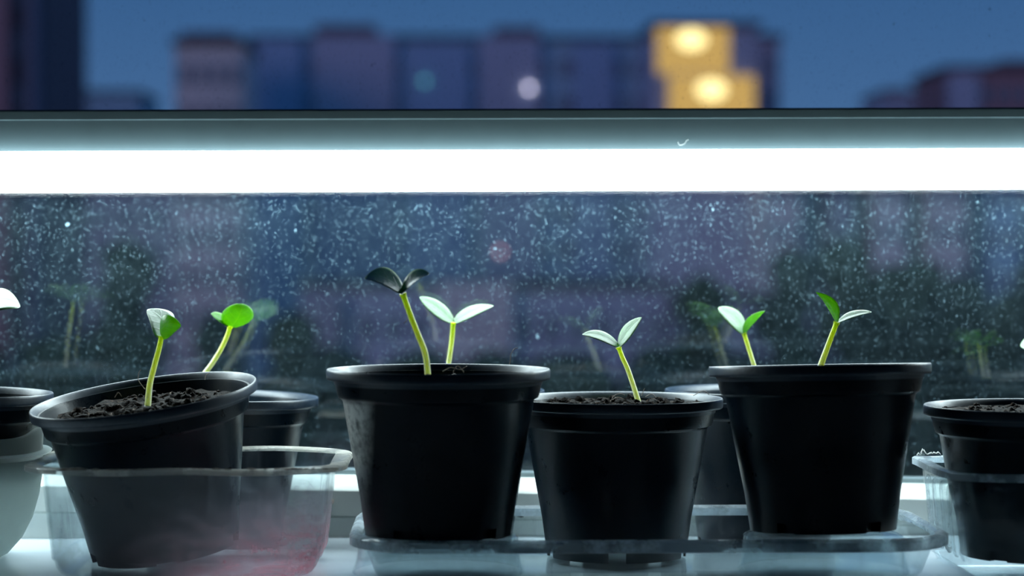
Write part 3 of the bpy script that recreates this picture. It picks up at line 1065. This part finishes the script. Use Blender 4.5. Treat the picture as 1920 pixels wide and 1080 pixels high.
# torn white shreds on the back flange
sh = MB()
rng = random.Random(5)
for k in range(16):
    px = 1722 + k * 2.6
    a = P(px, 864, 0.043)
    hgt = rng.uniform(0.0008, 0.0028) * (1.6 if k in (3, 4, 12) else 1)
    bm = bmesh.new()
    bmesh.ops.create_icosphere(bm, subdivisions=1, radius=0.0009)
    sh.add([(q.co.x * 1.3 + a.x + q.co.z * rng.uniform(-0.4, 0.4), q.co.y + 0.043, 0.0574 + max(0, q.co.z) * hgt / 0.0009 + min(0, q.co.z) * 0.3) for q in bm.verts], [tuple(q.index for q in fa.verts) for fa in bm.faces])
    bm.free()
tag(sh.build('torn_shreds', M['flake'], box_flange, world=True), 'ragged white shreds', kind='stuff')

# ------------------------------------------------------------------ milky bowl at the left edge
bc = P(-85, 500, 0.05)
bowl = empty('milky_bowl', Matrix.Translation((bc.x, 0.05, 0.0)))
tag(bowl, 'milky white plastic bowl cut off by the left edge, beside the clear tub', 'bowl')
pr = [(0.0002, 0.0005), (0.024, 0.0005), (0.029, 0.003), (0.037, 0.012), (0.0425, 0.023), (0.0462, 0.036), (0.0480, 0.048), (0.0484, 0.0595), (0.0482, 0.066), (0.0486, 0.0735), (0.0478, 0.0745)]
inn = [(max(0.0002, r - 0.0009), z + (0.0009 if z < 0.01 else 0)) for r, z in reversed(pr)]
rg = lathe(pr + inn, 96)
# the lip is chipped: its edge dips to the left of a raised corner
for ring in rg:
    for j, (x, y, z) in enumerate(ring):
        if z > 0.0655:
            a = math.atan2(y, x)
            dip = 0.0045 * (1 - math.exp(-((a + 0.1) / 0.30) ** 2))
            ring[j] = (x, y, z - dip)
v, f = rings_to_mesh(rg)
bb = mesh_obj('bowl_body', v, f, M['milky'], bowl, sharp=50)
fl = lathe([(0.0484, 0.0575), (0.0500, 0.0590), (0.0530, 0.0598), (0.0534, 0.0606), (0.0525, 0.0612), (0.0495, 0.0608), (0.0484, 0.0615)], 96)
fl = [[(x, y, z + 0.0006 * math.sin(3 * math.atan2(y, x))) for x, y, z in q] for q in fl]
v, f = rings_to_mesh(fl + [fl[0]])
mesh_obj('bowl_flange', v, f, M['milky'], bb, sharp=50)

# ------------------------------------------------------------------ crumbs stuck on the window frame
for k, (px, py, lab) in enumerate([(618, 943, 'small brown crumb on the frame beside the clear tub'), (976, 967, 'dark crumb on the frame in the gap between two pots')]):
    c = MB()
    p = P(px, py, 0.1822)
    rng = random.Random(20 + k)
    for q_ in range(4):
        bm = bmesh.new()
        bmesh.ops.create_icosphere(bm, subdivisions=2, radius=0.0011)
        ox, oz = rng.uniform(-0.0018, 0.0018), rng.uniform(-0.0012, 0.0012)
        c.add([(p.x + ox + q.co.x * (1.3 + 0.8 * noise.noise(q.co * 1500)), p.y + q.co.y * 0.7, p.z + oz + q.co.z * (0.8 + 0.8 * noise.noise(q.co * 1800))) for q in bm.verts], [tuple(q.index for q in fa.verts) for fa in bm.faces])
        bm.free()
    tag(c.build('crumb', M['soil' if k else 'fibre']), lab, 'crumb')

# ------------------------------------------------------------------ outdoors
GZ = -13.0
b = MB(); b.box(-220, 220, 6, 420, GZ - 0.5, GZ)
go = b.build('ground', mat_simple('dark_lawn', (0.030, 0.052, 0.030), 0.95, 0.1, 0.4, 0.2), smooth=False)
go['kind'] = 'structure'

WALLC = {'navy': (0.17, 0.27, 0.40), 'blue': (0.19, 0.33, 0.48), 'lilac': (0.44, 0.42, 0.46), 'mauve': (0.25, 0.29, 0.38), 'rust': (0.20, 0.13, 0.15), 'brown': (0.10, 0.085, 0.105), 'dark': (0.07, 0.10, 0.15), 'dim': (0.20, 0.21, 0.27), 'cobalt': (0.16, 0.30, 0.48)}
FAC = 1.9
for k_, c_ in list(WALLC.items()):
    WALLC[k_] = mat_simple('facade_' + k_, tuple(min(0.8, q * FAC) for q in c_), 0.85, 0.2, 0.06, 0.15)
mroof = mat_simple('roof_felt', (0.06, 0.07, 0.09), 0.9, 0.1)
mwin = mat_simple('dark_window_glass', (0.20, 0.25, 0.33), 0.25, 0.5)
lit_a = mat_emit('lit_room_glazing', (1.0, 0.62, 0.19), 0.74)
lit_b = mat_emit('lit_room_lamp', (1.0, 0.80, 0.36), 2.6)
lit_c = mat_emit('street_lamp_glow', (0.80, 0.80, 0.95), 26)

_wm = {}


def building(name, label, px0, px1, ytop, Y, deep, mat, bays=(), win_cols=0, win_rows=0, roofs=(), bottom=None, group=None):
    a, c = P(px0, ytop, Y), P(px1, ytop, Y)
    z0 = GZ if bottom is None else P(px0, bottom, Y).z
    root = empty(name, Matrix.Translation(((a.x + c.x) / 2, Y, z0)))
    tag(root, label, 'building', group)
    mb = MB(); mb.box(a.x, c.x, Y, Y + deep, z0, a.z)
    mb.build('wall', WALLC[mat], root, world=True, smooth=False)
    mb = MB(); mb.box(a.x - 0.3, c.x + 0.3, Y - 0.3, Y + deep + 0.3, a.z, a.z + 0.45)
    mb.build('parapet', mroof, root, world=True, smooth=False)
    for (bx0, bx1, by0, m2) in bays:                      # projecting stair and balcony bays
        q, r_ = P(bx0, by0, Y), P(bx1, by0, Y)
        mb = MB(); mb.box(q.x, r_.x, Y - 1.1, Y + 0.5, z0, q.z)
        mb.build('bay', WALLC[m2], root, world=True, smooth=False)
    for (bx0, bx1, by0) in roofs:                         # lift housings on the roof
        q, r_ = P(bx0, by0, Y + 2), P(bx1, by0, Y + 2)
        mb = MB(); mb.box(q.x, r_.x, Y + 2, Y + deep - 1, a.z, q.z)
        mb.build('roof_housing', WALLC['brown'], root, world=True, smooth=False)
    if win_cols:
        wd = (c.x - a.x) / win_cols
        key = round(wd, 2)
        for i in range(win_cols):
            for j in range(win_rows):
                x = a.x + (i + 0.5) * wd
                z = a.z - 2.2 - j * 3.0
                if z < z0 + 1:
                    continue
                if key not in _wm:
                    w2 = min(0.75, wd * 0.28)
                    mb = MB(); mb.box(-w2, w2, -0.08, 0.1, -0.75, 0.75)
                    o = mb.build('window', mwin, root, smooth=False)
                    _wm[key] = o.data
                else:
                    o = bpy.data.objects.new('window', _wm[key])
                    COL.objects.link(o)
                    o.parent = root
                o.location = (x - (a.x + c.x) / 2, 0, z - z0)
    return root


building('tower_block', 'dark brownish tower at the far left, rising out of frame', -90, 82, -90, 120, 14, 'brown', bays=((58, 76, -90, 'dark'), (-20, 20, -90, 'rust')), win_cols=5, win_rows=8)
building('low_block', 'low blue roof line just right of the dark left tower', 150, 262, 178, 210, 12, 'blue', win_cols=4, win_rows=3)
building('apartment_block', 'pale lilac apartment block with a dark roof, left of the long blue block', 328, 456, 84, 157, 10, 'lilac', roofs=((338, 440, 60),), win_cols=4, win_rows=9)
bB = building('apartment_block', 'long dark blue apartment block with roof housings, left of the lit tower', 474, 1226, 76, 175, 14, 'blue', bays=((482, 565, 76, 'navy'), (765, 880, 84, 'navy'), (1075, 1150, 84, 'navy'), (590, 740, 70, 'mauve'), (900, 1010, 72, 'mauve')), roofs=((590, 705, 46), (925, 1012, 50)), win_cols=16, win_rows=9)
# lit tower
bL = building('stair_tower', 'narrow tower with glowing yellow windows right of the long blue block', 1226, 1420, 52, 160, 11, 'mauve', win_cols=0)


def lit(px0, px1, py0, py1, Y, cx, cy, rr):
    a, c = P(px0, py0, Y), P(px1, py1, Y)
    mb = MB(); mb.box(a.x, c.x, Y - 0.15, Y + 0.02, c.z, a.z)
    g = mb.build('lit_window', lit_a, bL, world=True, smooth=False)
    g['label'] = 'glowing yellow window'
    q = P(cx, cy, Y - 0.3)
    bm = bmesh.new()
    bmesh.ops.create_uvsphere(bm, u_segments=16, v_segments=8, radius=rr)
    mesh_obj('room_lamp', [(p.co.x * 1.5 + q.x, p.co.y * 0.15 + q.y, p.co.z + q.z) for p in bm.verts], [tuple(p.index for p in fa.verts) for fa in bm.faces], lit_b, g, world=True)
    bm.free()


lit(1232, 1366, 46, 138, 160, 1296, 74, 0.75)
lit(1255, 1414, 142, 300, 159.7, 1334, 168, 0.75)
building('apartment_block', 'dark blue block ending just right of the lit tower', 1372, 1462, 74, 186, 14, 'dim', win_cols=4, win_rows=10)
building('low_block', 'low pinkish roof line in the distance right of the lit tower', 1655, 1790, 178, 240, 12, 'mauve', roofs=((1660, 1700, 166),), win_cols=4, win_rows=3)
building('apartment_block', 'dark reddish block at the far right edge', 1776, 1990, 132, 190, 14, 'rust', bays=((1776, 1830, 140, 'mauve'),), roofs=((1880, 1990, 112),), win_cols=8, win_rows=7)
# nearer, lower blocks seen below the lamp
building('terrace_house', 'long low mauve block seen between the seedlings in the middle', 565, 1255, 542, 118, 10, 'mauve', bays=((565, 640, 556, 'dim'), (820, 960, 530, 'lilac')), win_cols=14, win_rows=2)
building('terrace_house', 'low mauve block seen behind the two right seedlings', 1290, 1525, 568, 112, 10, 'mauve', win_cols=5, win_rows=2)
for k_, (x0, x1, y0, m2, lab) in enumerate([(1436, 1500, 300, 'lilac', 'slim pale block above the right seedlings, first right of the lit tower'), (1560, 1600, 300, 'dim', 'slim grey block between the two pale slim blocks'), (1640, 1700, 300, 'lilac', 'slim pale pinkish block above the large right pot'), (1742, 1812, 300, 'lilac', 'widest slim pale block, left of the blue one at the right'), (1858, 1915, 310, 'cobalt', 'slim blue block near the right edge')]):
    building('slim_block', lab, x0, x1, y0, 150, 9, m2, win_cols=2, win_rows=6)
building('long_block', 'grey blue block closing the view behind the slim blocks at the right', 1430, 1990, 290, 172, 10, 'dim', win_cols=12, win_rows=6)
building('long_block', 'dark blue block under the lilac block at the left', -40, 560, 300, 190, 10, 'dim', win_cols=12, win_rows=6)

# small lamps seen as soft discs
for k_, (px, py, Y, colr, st, lab) in enumerate([(992, 165, 173.5, (0.72, 0.66, 0.80), 7, 'pale round lamp on the long blue block, seen above the grow lamp'), (796, 152, 173.5, (0.10, 0.42, 0.45), 2.5, 'dim teal lamp on the long blue block'), (938, 472, 172, (0.42, 0.20, 0.24), 5, 'dim reddish lamp seen under the grow lamp')]):
    q = P(px, py, Y)
    root = empty('wall_lamp', Matrix.Translation(q))
    tag(root, lab, 'lamp')
    bm = bmesh.new()
    bmesh.ops.create_uvsphere(bm, u_segments=12, v_segments=8, radius=0.2)
    mesh_obj('bulb', [p.co for p in bm.verts], [tuple(p.index for p in fa.verts) for fa in bm.faces], mat_emit('wall_lamp_glow_%d' % k_, colr, st), root)
    bm.free()
    mb = MB(); mb.box(-0.06, 0.06, 0.1, 1.6, -0.06, 0.06)
    mb.build('bracket', mroof, root, smooth=False)

# trees: clumpy crown and trunk each
mfol = [mat_simple('foliage_dark', (0.022, 0.055, 0.034), 0.9, 0.1, 0.45, 1.2), mat_simple('foliage_mid', (0.034, 0.075, 0.036), 0.9, 0.1, 0.45, 1.2)]
mbark = mat_simple('bark', (0.05, 0.04, 0.035), 0.9, 0.1)
tspots = [(-60, 640, 70, 120, 'dark tree at the far left edge beyond the milky bowl'), (120, 630, 58, 110, 'dark tree behind the gap between the left edge and the tipped pot'), (248, 450, 84, 70, 'tall narrow tree rising above the tipped pot at the left'),
          (235, 600, 66, 90, 'round dark tree behind the front seedling of the tipped pot'), (395, 590, 57, 90, 'dark tree behind the seedling right of the tipped pot'), (535, 585, 70, 80, 'dark tree in the gap between the tipped pot and the middle pot'), (640, 655, 58, 110, 'low dark tree left of the tall leaning seedling'),
          (790, 662, 68, 120, 'low dark tree behind the tall leaning seedling'), (930, 660, 57, 110, 'low dark tree right of the pale two-leaved seedling'), (1085, 662, 68, 120, 'low dark tree left of the seedling in the sunken pot'), (1215, 655, 56, 100, 'low dark tree right of the seedling in the sunken pot'),
          (1318, 520, 84, 66, 'tall dark tree left of the two right seedlings'), (1380, 662, 64, 90, 'low dark tree behind the left one of the two right seedlings'), (1500, 658, 55, 90, 'low dark tree between the two right seedlings'),
          (1475, 468, 98, 70, 'farther tall tree above the gap between the two right seedlings'), (1592, 446, 86, 80, 'tallest dark tree, above the right one of the two right seedlings'), (1640, 590, 64, 100, 'dark tree just right of the right seedlings'),
          (1710, 490, 76, 90, 'tall dark tree above the right end of the large right pot'), (1800, 520, 62, 90, 'dark tree above the left rim of the right edge pot'), (1890, 545, 76, 80, 'dark tree above the right edge pot'), (1990, 480, 64, 110, 'dark tree cut off by the right edge')]
for k_, (px, py, Y, hw, lab) in enumerate(tspots):
    q = P(px, py, Y)
    rw = hw / FPX * (Y + 1.157)
    H_ = q.z - GZ
    root = empty('tree', Matrix.Translation((q.x, Y, GZ)))
    tag(root, lab, 'tree', 'trees beyond the window')
    rng = random.Random(100 + k_)
    cm = MB()
    nb = 15
    for i in range(nb):
        bm = bmesh.new()
        bmesh.ops.create_icosphere(bm, subdivisions=3, radius=1.0)
        hz = 0.16 + 0.84 * (i + 0.5) / nb
        a = rng.random() * 2 * PI
        spread = rw * 0.62 * (1 - 0.55 * max(0, hz - 0.55) / 0.45)
        rs = rw * rng.uniform(0.45, 0.62)
        cx, cy, cz = spread * math.cos(a) * rng.uniform(0.3, 1), spread * math.sin(a) * rng.uniform(0.3, 1), min(H_ - rs, hz * H_)
        vs = []
        for p in bm.verts:
            d = 1 + 0.28 * noise.noise(p.co * 2.3 + Vector((k_, i, 0))) + 0.16 * noise.noise(p.co * 6 + Vector((i, k_, 3)))
            vs.append((cx + p.co.x * rs * d, cy + p.co.y * rs * d, cz + p.co.z * rs * d * 1.05))
        cm.add(vs, [tuple(p.index for p in fa.verts) for fa in bm.faces])
        bm.free()
    cm.build('crown', mfol[k_ % 2], root)
    v, f, at = tube([Vector((0, 0, -0.2)), Vector((0.05, 0, H_ * 0.3)), Vector((0, 0.05, H_ * 0.7))], lambda t: 0.28 - 0.14 * t, 10)
    mesh_obj('trunk', v, f, mbark, root)
